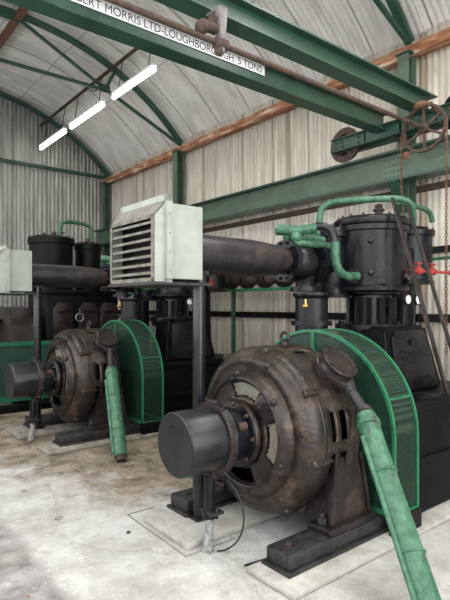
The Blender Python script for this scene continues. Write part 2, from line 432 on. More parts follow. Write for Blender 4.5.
# ------------------------------------------------------------------ roof trusses
def truss(y, lab, ties=True):
    t = thing('roof_truss', (XC, y, 4.8), lab, 'roof truss', 'green steel roof arches')
    b = B(); aa = math.asin((XW-.1-XC)/RA); n = 40; prev = None
    for i in range(n+1):
        a = -aa+2*aa*i/n; rg = []
        for r, dy in ((RA-.05,-.05),(RA-.05,.05),(RA+.03,.05),(RA+.03,-.05)):
            rg.append(b.bm.verts.new((XC+r*math.sin(a), y+dy, ZC+r*math.cos(a))))
        if prev:
            for k in range(4): b.bm.faces.new((prev[k],prev[(k+1)%4],rg[(k+1)%4],rg[k]))
        else: b.bm.faces.new(rg)
        prev = rg
    b.bm.faces.new(prev); obj('arch', b, 'tie', t)
    J = 4.2-XC
    if not ties: return t
    for s in (-1,1):
        obj('tie_rod', B().bar((XC+s*3.4,y,4.92),(XC+s*J,y,5.64),.05,.05), 'tie', t, sm=False)
        obj('tie_rod', B().bar((XC+s*J,y,5.64),(XC+s*.12,y,6.40),.045,.045), 'tie', t, sm=False)
        obj('strut', B().bar((XC+s*J,y,5.64),(XC+s*1.9,y,6.03),.06,.05), 'tie', t, sm=False)
        obj('gusset', B().box(XC+s*J-.09,XC+s*J+.09,y-.012,y+.012,5.58,5.72), 'tie', t, sm=False)
    obj('tie_rod', B().bar((XC-J,y,5.62),(XC+J,y,5.62),.05,.05), 'tie', t, sm=False)
    obj('gusset', B().box(XC-.16,XC+.16,y-.015,y+.015,6.33,6.47), 'tie', t, sm=False)
    return t
truss(YE-.2, 'dark green roof arch against the grey end wall', False)
truss(8.76, 'green roof arch with tie rods above the fluorescent lights')
truss(3.56, 'green roof arch above the crane girders, cut by the top edge')
single('ridge_purlin', B().box(2.56,2.68,YF+.1,YE-.05,6.36,6.44,bev=.01), 'rust', (XC,5,6.5), 'rusty red-brown purlin along the ridge at the top left', 'purlin')
single('lighting_rail', B().box(4.18,4.22,7.2,YE-.05,5.90,5.95), 'dk_rust', (4.2,9.8,5.9), 'rusty brown rail running to the end wall above the three light tubes', 'rail')

# ------------------------------------------------------------------ fluorescent lights
LX = 4.12; LZ = 5.30
def light(y0,y1,lab):
    yc = (y0+y1)/2
    t = thing('fluorescent_light', (LX,yc,LZ), lab, 'light', 'fluorescent lights under the roof')
    obj('tube', B().rcyl((LX,y0,LZ),(LX,y1,LZ),.038,.015,20), 'tube', t, label='glowing white tube')
    obj('housing', B().box(LX-.045,LX+.045,y0,y1,LZ+.05,LZ+.09,bev=.005), 'white', t, sm=False)
    for yy in (y0+.2,y1-.2): obj('hanger', B().tube([(LX,yy,LZ+.08),(4.2,yy,5.91)],.008,6), 'cable', t)
light(6.86,8.27,'largest and nearest of the three lit tubes, highest in the picture')
light(8.67,10.2,'middle lit fluorescent tube of the row hanging under the roof')
light(10.5,12.0,'farthest lit fluorescent tube, close to the grey end wall')
t = thing('hanging_cable', (4.2,9.0,5.9),'thin dark cable drooping under the rusty rail above the lights','cable')
obj('cable', B().tube([(4.2,8.95,5.9),(4.19,9.0,5.75),(4.18,9.15,5.72),(4.19,9.35,5.8),(4.2,9.4,5.91)],.01,6,2),'cable',t)
# ------------------------------------------------------------------ crane runway
t = thing('crane_runway_beam',(5.6,4.5,3.13),'long deep green steel beam along the side wall carrying the crane wheels','beam')
b = B(); b.box(5.595,5.61,-3,YE-.2,3.15,3.48)
obj('web',b,'light_green',t,sm=False)
b = B(); b.box(5.47,5.73,-3,YE-.2,3.475,3.50); obj('flange',b,'crane_green',t,sm=False)
b = B(); b.box(5.49,5.71,-3,YE-.2,3.13,3.155); obj('flange',b,'crane_green',t,sm=False)
b = B(); b.box(5.58,5.62,-3,YE-.2,3.50,3.53); obj('rail',b,'dk_rust',t,sm=False)
for y in (3.62,8.76):
    b = B(); b.box(5.583,5.596,y-.13,y+.13,3.16,3.47)
    pl = obj('splice_plate',b,'light_green',t,sm=False)
    b = B()
    for yy in (y-.09,y-.03,y+.03,y+.09):
        for z in (3.20,3.27,3.34,3.42): b.ball((5.583,yy,z),.011,n=8)
    obj('rivets',b,'crane_green',pl)
for y in (3.56,8.76):
    obj('bracket', B().prism([(5.50,y-.06,3.13),(5.75,y-.06,3.13),(5.75,y-.06,2.75)],(0,.12,0)),'crane_green',t,sm=False)
# ------------------------------------------------------------------ crane
t = thing('overhead_crane',(5.5,3.3,3.5),'green twin-girder travelling crane with a white lettered strip, spanning above the machines','crane')
ORGC = ORG[t.name]
def girder(y, xe, GZ0, GZ1):
    b = B(); b.box(XL+.4,xe,y-.008,y+.008,GZ0+.015,GZ1-.015)
    b.box(XL+.4,xe-.02,y-.085,y+.085,GZ0,GZ0+.016); b.box(XL+.4,xe+.06,y-.085,y+.085,GZ1-.016,GZ1)
    return obj('girder', b, 'crane_green', t, sm=False)
g1 = girder(3.62,5.40,3.715,3.955); g2 = girder(3.05,5.42,3.775,3.975)
# lettered strip on the far girder
sx1 = 3.40; sx0 = .25; sy = 3.608
sg = obj('maker_sign', B().box(sx0,sx1,sy-.006,sy,3.838,3.940), 'white', t, sm=False, label='white strip with dark lettering')
cu = bpy.data.curves.new('lettering','FONT'); cu.body = 'HERBERT MORRIS LTD-LOUGHBOROUGH. 5 TONS'; cu.size = .098; cu.extrude = .001
tmp = bpy.data.objects.new('lettering_tmp', cu); COL.objects.link(tmp)
bpy.context.view_layer.update()
me = bpy.data.meshes.new_from_object(tmp.evaluated_get(bpy.context.evaluated_depsgraph_get()))
xs = [v.co.x for v in me.vertices]; wtxt = max(xs)-min(xs)
TX0 = 1.335; TX1 = 3.36; k = (TX1-TX0)/wtxt
for v in me.vertices:
    x, y, z = v.co; v.co = V((x-min(xs))*k + TX0, sy-.0068+z*0.5, 3.853+y*.98)
bpy.data.objects.remove(tmp)
lb = B(); lb.bm.from_mesh(me); bmesh.ops.remove_doubles(lb.bm, verts=lb.bm.verts[:], dist=1e-6)
obj('letter', lb, 'ink', sg, sm=False)
# end truck
b = B()
for x in (5.42,5.575): b.box(x,x+.012,2.45,4.42,3.65,3.82)
b.box(5.38,5.46,2.45,4.42,3.808,3.822); b.box(5.56,5.64,2.45,4.42,3.808,3.822); b.box(5.38,5.46,2.45,4.42,3.648,3.66); b.box(5.56,5.64,2.45,4.42,3.648,3.66)
for y in (2.95,3.4,3.9): b.box(5.42,5.58,y-.01,y+.01,3.66,3.81)
et = obj('end_carriage', b, 'crane_green', t, sm=False)
b = B()
for y in (4.36,4.25,4.0,3.3,2.8):
    for z in (3.70,3.77): b.rcyl((5.405,y,z),(5.425,y,z),.016,.004,8)
obj('bolts', b, 'dk_rust', et)
def spoked(cx,cy,cz,R_,w,ns,rim,spw,flange=0):
    b = B(); ax = V(1,0,0); n = 40
    b.lathe((cx-w/2,cy,cz),ax,[(0,R_-rim),(0,R_+flange),(w*.2,R_+flange),(w*.25,R_),(w,R_),(w,R_-rim),(0,R_-rim)],n,False)
    b.rcyl((cx-w*.7,cy,cz),(cx+w*.7,cy,cz),R_*.2,.008,16)
    for k in range(ns):
        a = 2*PI*k/ns+.5; b.bar((cx,cy,cz),(cx,cy+math.cos(a)*(R_-rim*.5),cz+math.sin(a)*(R_-rim*.5)),spw,w*.45,up=ax)
    return b
obj('wheel', spoked(5.50,4.25,3.735,.20,.08,5,.05,.05,.03),'dk_rust',t,label='rusty spoked crane wheel')
obj('wheel', spoked(5.50,2.68,3.735,.20,.08,5,.05,.05,.03),'deep_black',t)
SY, SZ = 2.9, 3.505
obj('drive_shaft', B().cyl((XL+.5,SY,SZ),(5.10,SY,SZ),.021,12),'dk_rust',t,label='long rusty cross shaft')
cw = obj('chain_wheel', spoked(5.08,SY,SZ,.255,.045,6,.028,.026),'dk_rust',t,label='brown spoked chain wheel')
obj('chain_guide', B().ball((5.06,SY+.03,SZ+.255),.07,(.7,1.25,.55)).bar((5.06,SY-.08,SZ+.25),(5.3,SY-.02,SZ+.22),.03,.02),'rust',cw,label='orange rusty guide'); obj('chain_roller', B().ball((5.06,SY+.20,SZ-.25),.045,(.7,1,1)),'rust',cw)
# shaft bearing bracket
bx = 2.30
b = B(); b.prism([(bx-.035,SY-.03,3.77),(bx+.04,SY-.03,3.77),(bx+.015,SY-.03,3.44),(bx-.015,SY-.03,3.44)],(0,.06,0),bev=.004); b.box(bx-.03,bx+.03,SY-.03,SY+.14,3.76,3.774)
br = obj('shaft_bracket', b,'lilac',t,label='grey shaft bracket')
b = B(); b.rcyl((bx-.05,SY,SZ),(bx+.05,SY,SZ),.045,.008,16); b.ball((bx-.02,SY,SZ-.055),.035,(1,1,1)); b.rcyl((bx-.17,SY+.02,3.61),(bx-.03,SY+.02,3.61),.04,.01,12); b.ball((bx-.16,SY+.02,3.585),.05,(1,1,1)); b.bar((bx-.09,SY+.02,3.61),(bx-.05,SY+.02,3.7),.04,.05)
obj('bearing', b,'dk_rust',br)
# chains
def chain(pts, r=.010):
    b = B(); P = [Vector(p) for p in pts]
    for a,c in zip(P,P[1:]):
        l = (c-a).length; n = max(1,int(l/.034)); d = (c-a)/n
        for i in range(n):
            o_ = a+d*(i+.5); sd = V(1,0,0) if i%2 else V(0,1,0)
            h = d*.62; s2 = sd*r*1.15
            b.tube([o_-h+s2*.2,o_-h*.6+s2,o_+h*.6+s2,o_+h+s2*.2,o_+h-s2*.2,o_+h*.6-s2,o_-h*.6-s2,o_-h-s2*.2,o_-h+s2*.2],r*.40,5)
    return b
t2 = single('hand_chain', chain([(5.06,SY+.262,SZ-.03),(5.05,SY+.25,2.9),(5.02,SY+.2,2.52)]),'rust',(5.06,SY+.26,2.52),'rusty hand chain hanging from the left side of the chain wheel','chain','hand chains of the crane')
t2 = single('hand_chain', chain([(5.06,SY-.262,SZ+.03),(5.05,SY-.262,2.9),(5.03,SY-.27,2.0),(5.02,SY-.28,1.1)]),'rust',(5.06,SY-.26,1.5),'rusty hand chain hanging from the right side of the chain wheel','chain','hand chains of the crane')

# ------------------------------------------------------------------ concrete pads
def slab(x0,x1,y0,y1,h,lab,m='pad'):
    return single('concrete_plinth', B().box(x0,x1,y0,y1,0,h,bev=.012), m, ((x0+x1)/2,(y0+y1)/2,0), lab, 'plinth', 'pale concrete plinths')
slab(2.01,5.3,1.90,2.30,.035,'pale concrete strip under the nearest black rail at the bottom right')
slab(1.89,3.43,2.74,3.32,.045,'pale square-ended concrete block beside the slip ring drum, at the foot of the tall post')
slab(1.93,3.43,1.90+S-.02,2.30+S,.035,'concrete strip under the front rail of the farther motor','dirty_pad')
slab(1.89,3.43,2.78+S,3.34+S,.045,'concrete block under the rear rail of the farther motor','dirty_pad')
# ------------------------------------------------------------------ mounting rails
def rail(y0,y1,zb,lab,x0=2.13):
    yc = (y0+y1)/2
    t = thing('mounting_rail',((x0+4)/2,yc,zb),lab,'rail','black motor mounting rails')
    obj('rail_body', B().box(x0,3.40 if y0 < AY or S < y0 < AY+S else 3.42,y0,y1,zb+.02,zb+.115,bev=.018),'rail_iron',t)
    obj('foot_flange', B().box(x0-.02,3.40 if y0 < AY or S < y0 < AY+S else 3.42,y0-.02,y1+.02,zb,zb+.022,bev=.006),'rail_iron',t)
    b = B(); b.rcyl((x0+.09,yc,zb+.11),(x0+.09,yc,zb+.135),.022,.004,6); b.rcyl((x0+.55,yc,zb+.11),(x0+.55,yc,zb+.14),.022,.004,6)
    obj('bolt',b,'dk_rust',t)
rail(2.05,2.25,.035,'thick black iron rail nearest the viewer, under the large motor')
rail(3.10,3.32,.045,'black rail end block at the foot of the tall post by the drum')
rail(2.05+S,2.25+S,.035,'front black rail under the farther motor')
rail(3.10+S,3.32+S,.045,'rear black rail under the farther motor')

# ------------------------------------------------------------------ motor
def build_motor():
    t = thing('electric_motor',(2.7,AY,.15),'large rusty brown round electric motor in the foreground','electric motor','belted electric motors')
    ax = V(1,0,0)
    # frame shell, polar grid with real slots
    b = B(); prof = [(2.36,.46),(2.38,.515),(2.41,.552),(2.45,.572),(2.49,.578),(2.505,.578),(2.51,.563),(2.53,.563),(2.535,.580),(2.575,.582),(2.62,.582),(2.67,.582),(2.735,.582),(2.84,.578),(2.90,.55),(2.93,.50)]
    n = 96; rings = [[b.bm.verts.new((x,AY+r*math.cos(2*PI*k/n),AZ+r*math.sin(2*PI*k/n))) for k in range(n)] for x,r in prof]
    for i in range(len(prof)-1):
        for k in range(n):
            deg = (k+.5)*360/n
            # angle 180 = toward camera side (-Y), 90 = top
            hole = False
            if i in (9, 11):   # circumferential slots on the flank
                if 162 < deg < 180 or 186 < deg < 204 or 210 < deg < 226: hole = True
            if i in (10,11) and (95 < deg < 101 or 107 < deg < 113 or 70<deg<76): hole = True
            if hole: continue
            b.bm.faces.new((rings[i][k],rings[i][(k+1)%n],rings[i+1][(k+1)%n],rings[i+1][k]))
    obj('stator_frame',b,'rust_iron',t,solid=.014)
    obj('core', B().lathe((2.5,AY,AZ),ax,[(-.02,.1),(-.02,.50),(.40,.50),(.40,.1)],48),'deep_black',t)
    # end shield
    b = B(); pr = [.20,.25,.345,.385,.46]; xx = [2.315,2.325,2.335,2.315,2.36]; n2 = 72
    rg = [[b.bm.verts.new((x,AY+r*math.cos(2*PI*k/n2),AZ+r*math.sin(2*PI*k/n2))) for k in range(n2)] for x,r in zip(xx,pr)]
    OPN = (5,95,185,275)
    def open_(deg): return any(abs((deg-c+180)%360-180) < 26 for c in OPN)
    for i in range(4):
        for k in range(n2):
            deg = (k+.5)*360/n2
            if i == 1 and open_(deg): continue
            b.bm.faces.new((rg[i][k],rg[i][(k+1)%n2],rg[i+1][(k+1)%n2],rg[i+1][k]))
    es = obj('end_shield',b,'rust_iron',t,solid=.014)
    obj('shield_rim', B().torus((2.315,AY,AZ),ax,.372,.013,56,8),'dark_brown',es)
    # wire mesh panels
    for c in OPN[:3]:
        b = B(); x = 2.345
        for s_ in (1,-1):
            for q in range(-26,27):
                prevp = None
                for j in range(-40,41):
                    u_ = q*.02; v_ = j*.011
                    y_ = (u_+s_*v_*1.0); z_ = v_
                    r = math.hypot(y_,z_); deg = math.degrees(math.atan2(z_,y_))
                    ok = .245 < r < .35 and abs((deg-c+180)%360-180) < 26
                    p = (x+.003*s_,AY+y_,AZ+z_)
                    if ok and prevp: 
                        if seg0 is None: seg0 = prevp
                    if ok: 
                        if prevp is None: seg0 = None; start = p
                        prevp = p
                    else:
                        if prevp and prevp != start: b.bar(start,prevp,.0045,.003)
                        prevp = None; seg0 = None
        obj('mesh_panel',b,'mesh',es,sm=False,label='pale wire mesh')
    # bearing housing and slip ring drum
    bh = obj('bearing_housing', B().lathe((2.06,AY,AZ),ax,[(0,.10),(0,.188),(.13,.188),(.14,.175),(.17,.175),(.18,.215),(.21,.225),(.235,.222),(.25,.205),(.28,.22)],48),'black_iron',t)
    obj('housing_ring', B().lathe((2.245,AY,AZ),ax,[(0,.19),(0,.226),(.012,.232),(.03,.232),(.035,.20)],48),'rust_iron',bh,label='rust-brown ring')
    b = B(); b.bolts((2.245,AY,AZ),(-1,0,0),.203,8,.014,.02)
    b.rcyl((2.13,AY-.175,AZ+.09),(2.20,AY-.175,AZ+.09),.028,.008,12)
    obj('bolt',b,'dk_rust',bh)
    dr = obj('slip_ring_cover', B().lathe((1.755,AY,AZ),ax,[(0,0),(0,.196),(.006,.205),(.014,.2075),(.315,.2075)],64),'drum',t,label='smooth dark grey drum cover')
    cb = B().lathe((1.985,AY,AZ),ax,[(.045,.205),(.045,.228),(.055,.240),(.095,.242),(.105,.235),(.105,.10)],64,False)
    cb.box(2.035,2.09,AY-.045,AY+.045,AZ+.22,AZ+.255,bev=.008); cb.box(2.02,2.09,AY-.05,AY+.05,AZ-.27,AZ-.225,bev=.008)
    cl = obj('clamp_collar', cb,'dark_brown',t)
    b = B()
    for a in (120,200,235,265,300): 
        y_ = AY+.243*math.cos(math.radians(a)); z_ = AZ+.243*math.sin(math.radians(a)); b.rcyl((2.04,y_,z_),(2.075,y_,z_),.010,.003,8)
    obj('bolt',b,'drum',cl)
    # bosses round the frame
    for k,a in enumerate(range(12,372,45)):
        if 255 < a < 300: continue
        for x0,x1,r in ((2.44,2.54,.578),):
            c,s_ = math.cos(math.radians(a)),math.sin(math.radians(a))
            b = B(); b.lathe((x0-.03,AY+r*c,AZ+r*s_),ax,[(0,0),(0,.018),(.012,.027),(.10,.027),(.19,.012),(.195,0)],16)
            b.bar((x0+.01,AY+(r-.03)*c,AZ+(r-.03)*s_),(x0+.01,AY+(r+.012)*c,AZ+(r+.012)*s_),.05,.05,up=ax)
            obj('bolt_boss',b,'rust_iron',t)
    b = B()
    for a in range(22,382,60):
        c,s_ = math.cos(math.radians(a)),math.sin(math.radians(a))
        b.rcyl((2.30,AY+.40*c,AZ+.40*s_),(2.37,AY+.40*c,AZ+.40*s_),.024,.006,12)
        b.rcyl((2.36,AY+.505*math.cos(math.radians(a+30)),AZ+.505*math.sin(math.radians(a+30))),(2.41,AY+.505*math.cos(math.radians(a+30)),AZ+.505*math.sin(math.radians(a+30))),.024,.006,12)
    obj('bolt',b,'dark_brown',t)
    obj('frame_rib', B().torus((2.52,AY,AZ),ax,.574,.010,96,6),'dark_brown',t)
    obj('frame_rib', B().torus((2.84,AY,AZ),ax,.578,.012,96,6),'dark_brown',t)
    b = B(); b.torus((2.74,AY,AZ+.64),ax,.038,.012,20,8); b.rcyl((2.74,AY,AZ+.56),(2.74,AY,AZ+.61),.03,.005,12)
    obj('lifting_eye',b,'dark_brown',t)
    # feet
    for sy_ in (-1,1):
        b = B(); yo = AY+sy_*.535
        b.box(2.50,2.98,yo-.10,yo+.10,.150,.195,bev=.010)
        yo_b, yi_b = yo+sy_*.055, AY+sy_*.36; yo_t, yi_t = AY+sy_*.555, AY+sy_*.36
        A = [b.bm.verts.new(p) for p in ((2.56,yo_b,.18),(2.95,yo_b,.18),(2.95,yi_b,.18),(2.56,yi_b,.18))]
        C = [b.bm.verts.new(p) for p in ((2.64,yo_t,.60),(2.90,yo_t,.60),(2.90,yi_t,.60),(2.64,yi_t,.60))]
        b.bm.faces.new(A); b.bm.faces.new(C)
        for q in range(4): b.bm.faces.new((A[q],A[(q+1)%4],C[(q+1)%4],C[q]))
        for x0_,x1_ in ((2.56,2.64),(2.95,2.90)):
            b.bar((x0_,yo_b,.20),(x1_,yo_t,.60),.03,.03,up=V(1,0,0))
        ft = obj('foot',b,'dark_brown',t)
        b = B(); b.rcyl((2.535,yo,.195),(2.535,yo,.24),.032,.006,6); b.rcyl((2.535,yo,.235),(2.535,yo,.27),.018,.004,10)
        obj('bolt',b,'rail_iron',ft)
    # terminal box
    tb = thing_dir = V(0,-.43,.43).normalized()
    o_ = V(2.76,AY,AZ)
    b = B(); b.lathe(o_+tb*.53, tb, [(0,.16),(.03,.15),(.05,.125),(.085,.12),(.09,.142),(.115,.145),(.12,.128),(.155,.12)],36)
    tbx = obj('terminal_housing', b,'dark_brown',t)
    b = B(); b.lathe(o_+tb*.685, tb, [(0,.13),(.01,.135),(.028,.135),(.034,.128),(.036,.105),(.028,.10),(.030,0)],36); b.bolts(o_+tb*.712,tb,.118,8,.009,.012)
    # triangular spout down
    dn = V(.0,-.78,-.62).normalized()
    obj('cap', b,'dark_brown',tbx)
    c0 = o_+tb*.65
    b = B(); side = V(1,0,0)
    p = [c0+side*-.12+dn*.06, c0+side*.12+dn*.06, c0+side*.045+dn*.17, c0+side*-.045+dn*.17]
    b.prism(p, -tb*.05, bev=.006)
    obj('cable_outlet', b,'dark_brown',tbx)
    return t
m2 = build_motor()
m1 = dup(m2,S,'smaller-looking dark brown electric motor beside the green guard at the left')

# green cable pipe from terminal box down to floor
def cable_pipe(top, base, dy, lab):
    top = V(*top)+V(0,dy,0); base = V(*base)+V(0,dy,0); d = (base-top).normalized(); L_ = (base-top).length
    t = thing('cable_conduit', base, lab, 'pipe', 'sloping green cable conduits')
    c0 = V(2.76,AY+dy,AZ)+V(0,-.43,.43).normalized()*.635 + V(0,-.74,-.67).normalized()*.14
    obj('cable_gland', B().lathe(c0, top-c0, [(0,.042),(.05,.042),(.055,.036),((top-c0).length-.03,.036),((top-c0).length,.045)],20),'rail_iron',t,label='black cable gland')
    b = B(); b.lathe(top-d*.02,d,[(0,.03),(0,.052),(.03,.055),(.045,.04)],16); b.box(top.x-.07,top.x+.07,top.y-.02,top.y+.02,top.z-.04,top.z-.02,bev=.004); b.rcyl(top+V(-.06,-.02,-.06),top+V(-.06,-.02,.01),.012,.003,8); b.rcyl(top+V(.06,-.02,-.06),top+V(.06,-.02,.01),.012,.003,8)
    obj('clamp', b,'rail_iron',t)
    obj('pipe', B().lathe(top+d*.03,d,[(0,.03),(0,.064),(.05,.070),(.055,.078),(.085,.078),(.09,.068),(.10,.068),(L_*.55,.068),(L_-.09,.068)],32),'pipe_green',t)
    sd = d.cross(V(1,0,0)).normalized(); out = V(-1,0,0)
    obj('side_tube', B().cyl(top+d*.18+V(-.072,.02,0),base-d*.11+V(-.072,.02,0),.017,12),'pipe_green',t)
    for f in (.34,.70):
        obj('strap', B().torus(top+d*(L_*f),d,.071,.007,28,6),'pipe_green',t)
    obj('shoe', B().lathe(base-d*.10,d,[(0,.055),(.02,.06),(.09,.05)],16),'dk_rust',t)
cable_pipe((2.80,2.02,.91),(2.33,1.25,.01),0,'thick scuffed green pipe leaning down to the floor at the bottom right edge')
cable_pipe((2.72,2.02,.87),(2.43,1.19,.01),S,'green pipe standing in front of the farther motor')

# ------------------------------------------------------------------ belt guards
def build_guard():
    t = thing('belt_guard',(3.19,AY,.12),'bright green arched mesh guard behind the large foreground motor','guard','green arched belt guards')
    xa,xb = 3.06,3.345; R_ = .72; zb = .17; zc = .685
    def out(r,n=28): return [(AY-r,zb)]+[(AY-r*math.cos(PI*k/n),zc+r*math.sin(PI*k/n)) for k in range(n+1)]+[(AY+r,zb)]
    o = out(R_); 
    for x,nm in ((xa,'front_frame'),(xb,'rear_frame')):
        b = B()
        for p,q in zip(o,o[1:]): b.bar((x,p[0],p[1]),(x,q[0],q[1]),.022,.022,up=V(1,0,0))
        b.bar((x,AY-R_,zb),(x,AY+R_,zb),.03,.022,up=V(1,0,0))
        obj(nm,b,'green',t)
    b = B()
    for ang in (0,22,95,158,180):
        a = math.radians(ang); y = AY-R_*math.cos(a); z = zc+R_*math.sin(a)
        if ang in (0,180): z += .22; 
        if ang == 0: continue
        b.bar((xa,y,z),(xb,y,z),.03,.012)
    b.bar((xa,AY-R_,zb),(xb,AY-R_,zb),.03,.02); b.bar((xa,AY+R_,zb),(xb,AY+R_,zb),.03,.02)
    b.box(xa-.012,xa+.004,AY-.015,AY+.015,zc+.0,zc+R_)
    obj('cross_strap',b,'green',t,sm=False)
    # rim sheet and face sheets
    b = B(); pv = None
    for p in o:
        q = (b.bm.verts.new((xa,p[0],p[1])), b.bm.verts.new((xb,p[0],p[1])))
        if pv: b.bm.faces.new((pv[0],q[0],q[1],pv[1]))
        pv = q
    obj('mesh_rim',b,'perf',t,sm=False,label='perforated green sheet')
    for x in (xa,):
        b = B(); b.bm.faces.new([b.bm.verts.new((x+.004,p[0],p[1])) for p in o]); obj('mesh_face',b,'perf',t,sm=False,label='perforated green sheet')
    for s_ in (-1,1):
        obj('stand_foot', B().box(xa-.02,xb+.02,AY+s_*R_-.03,AY+s_*R_+.03,.0,.17,bev=.01),'deep_black',t)
    return t
gd = build_guard(); dup(gd,S,'green arched mesh guard behind the farther motor, left of the tall post',.055)
def build_fly():
    t = thing('flywheel',(3.2,AY,.724),'dark flywheel inside the green guard of the near motor','flywheel','flywheels inside the guards')
    obj('rim', B().lathe((3.10,AY,AZ),V(1,0,0),[(0,.50),(0,.58),(.20,.58),(.20,.50),(0,.50)],48,False),'deep_black',t)
    b = B().rcyl((3.08,AY,AZ),(3.34,AY,AZ),.10,.01,20)
    obj('hub',b,'deep_black',t)
    for k in range(6):
        a = k*PI/3; obj('spoke', B().bar((3.2,AY,AZ),(3.2,AY+.52*math.cos(a),AZ+.52*math.sin(a)),.09,.06,up=V(1,0,0)),'deep_black',t)
    return t
fw = build_fly(); dup(fw,S,'dark flywheel inside the green guard of the farther motor',.055)

# ------------------------------------------------------------------ intake box
def build_box():
    t = thing('air_intake_box',(1.9,3.1,1.75),'pale grey-green intake box with louvres, on the tall post','box','air intake boxes')
    y0,y1 = 2.78,3.375; z0,z1 = 1.757,2.27
    obj('casing', B().box(1.78,2.055,y0+.01,y1-.01,z0+.02,z1,bev=.004),'box_paint',t,sm=False)
    b = B(); 
    fx0,fx1 = 1.745,1.785
    for (a,c,e,f) in ((y0-.03,y0+.005,z0,z1+.05),(y1-.005,y1+.03,z0,z1+.05),(y0-.03,y1+.03,z1+.005,z1+.05),(y0-.03,y1+.03,z0-.005,z0+.02)):
        b.box(fx0,fx1,a,c,e,f)
    obj('front_flange',b,'box_paint',t,sm=False)
    # hood : sloping top, side cheeks
    hx = 1.665; zt = 2.205
    b = B()
    b.prism([(fx0,y0,z1+.01),(hx,y0,zt-.02),(hx,y0,zt-.035),(fx0,y0,z1-.01)],(0,y1-y0,0))
    obj('hood_top',b,'louvre',t,sm=False)
    for y in (y0,y1-.008):
        obj('hood_cheek', B().prism([(fx0,y,z0),(hx,y,z0),(hx,y,zt-.02),(fx0,y,z1+.008)],(0,.008,0)),'box_paint',t,sm=False)
    b = B(); w=.025
    b.box(hx-.008,hx+.006,y0,y0+w,z0,zt-.02); b.box(hx-.008,hx+.006,y1-w,y1,z0,zt-.02); b.box(hx-.008,hx+.006,y0,y1,z0,z0+w); b.box(hx-.008,hx+.006,y0,y1,zt-.045,zt-.02)
    obj('louvre_frame',b,'louvre',t,sm=False)
    for k in range(7):
        z = z0+.045+k*.054
        obj('louvre_slat', B().prism([(hx-.004,y0+.02,z),(hx+.040,y0+.02,z+.022),(hx+.040,y0+.02,z+.028),(hx-.004,y0+.02,z+.017)],(0,y1-y0-.04,0)),'louvre',t,sm=False)
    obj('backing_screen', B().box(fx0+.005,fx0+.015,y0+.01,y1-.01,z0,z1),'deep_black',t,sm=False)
    b = B(); b.box(hx-.01,2.10,y0-.03,y1+.03,z0-.02,z0-.004)
    obj('base_shelf', b,'rail_iron',t,sm=False)
    b = B()
    for z in (1.83,1.95,2.07,2.19): b.ball((1.765,y0-.032,z),.006,n=8)
    obj('rivets',b,'grey_metal',t)
    return t
bx_ = build_box(); dup(bx_,S,'plain pale intake box cut off by the left edge of the picture')
# posts
def post(dy,lab):
    b = B(); b.lathe((2.20,3.035+dy,.045),(0,0,1),[(0,.07),(.02,.07),(.025,.046),(1.72,.046),(1.725,.056),(1.80,.056)],24)
    b.box(2.13,2.27,2.96+dy,3.09+dy,.045,.062,bev=.004)
    single('support_post',b,'post_black',(2.2,3.035+dy,.045),lab,'post','black posts under the intake ducts')
post(0,'tall black tubular post rising from the floor to the louvred box')
post(S,'slim black post left of the farther motor, under the left duct')
# intake duct
def build_duct():
    Y = 3.1; Z = 1.99
    t = thing('intake_duct',(2.7,Y,Z),'long dark horizontal duct from the louvred box to the near compressor','duct','black intake ducts')
    obj('duct_pipe', B().lathe((2.04,Y,Z),(1,0,0),[(.025,.10),(.025,.150),(.70,.150),(.80,.146),(.95,.132),(1.08,.115),(1.12,.11)],40),'duct',t)
    b = B(); b.lathe((3.15,Y,Z),(1,0,0),[(0,.10),(0,.18),(.025,.182),(.05,.18),(.05,.10)],40); b.bolts((3.15,Y,Z),(-1,0,0),.156,12,.013,.018)
    obj('flange',b,'black_iron',t)
    # valve body
    b = B(); b.lathe((3.20,Y,Z),(1,0,0),[(0,.105),(.03,.135),(.09,.165),(.19,.165),(.26,.135),(.30,.11)],36)
    b.lathe((3.42,Y,Z-.12),(0,0,-1),[(0,.11),(.06,.085),(.10,.085),(.10,.13),(.14,.13)],28)
    b.lathe((3.35,Y,Z+.12),(0,0,1),[(0,.07),(.05,.06),(.05,.08),(.07,.08)],20)
    obj('valve_body',b,'black_iron',t)
    b = B(); b.lathe((3.49,Y,Z),(1,0,0),[(0,.10),(0,.195),(.03,.195),(.05,.19),(.05,.10)],40); b.bolts((3.49,Y,Z),(-1,0,0),.168,12,.013,.018)
    obj('flange',b,'black_iron',t)
    obj('saddle', B().box(2.14,2.27,Y-.10,Y+.06,1.82,1.86,bev=.008),'rail_iron',t)
    return t
du = build_duct(); dup(du,S,'long dark duct running from the left box behind the farther motor')
# vertical suction pipe
def build_vert():
    Y = 3.1; t = thing('suction_pipe',(3.51,Y,.835),'thick black vertical pipe under the duct valve of the near machine','pipe','vertical suction pipes')
    obj('pipe', B().lathe((3.51,Y,.835),(0,0,1),[(0,.16),(0,.16),(.03,.16),(.03,.148),(.59,.148),(.59,.185),(.63,.185),(.63,.148),(.83,.148),(.86,.17),(.885,.17),(.885,.10)],36),'black_iron',t)
    b = B(); b.rcyl((3.20,Y-.19,1.60),(3.32,Y-.13,1.60),.012,.003,10); b.ball((3.24,Y-.17,1.60),.024); b.cyl((3.24,Y-.17,1.60),(3.24,Y-.17,1.66),.008,8)
    obj('drain_cock',b,'brass',t,label='small brass cock')
    return t
vp = build_vert(); dup(vp,S,'thick black vertical pipe of the farther machine, partly hidden by its guard',.06)

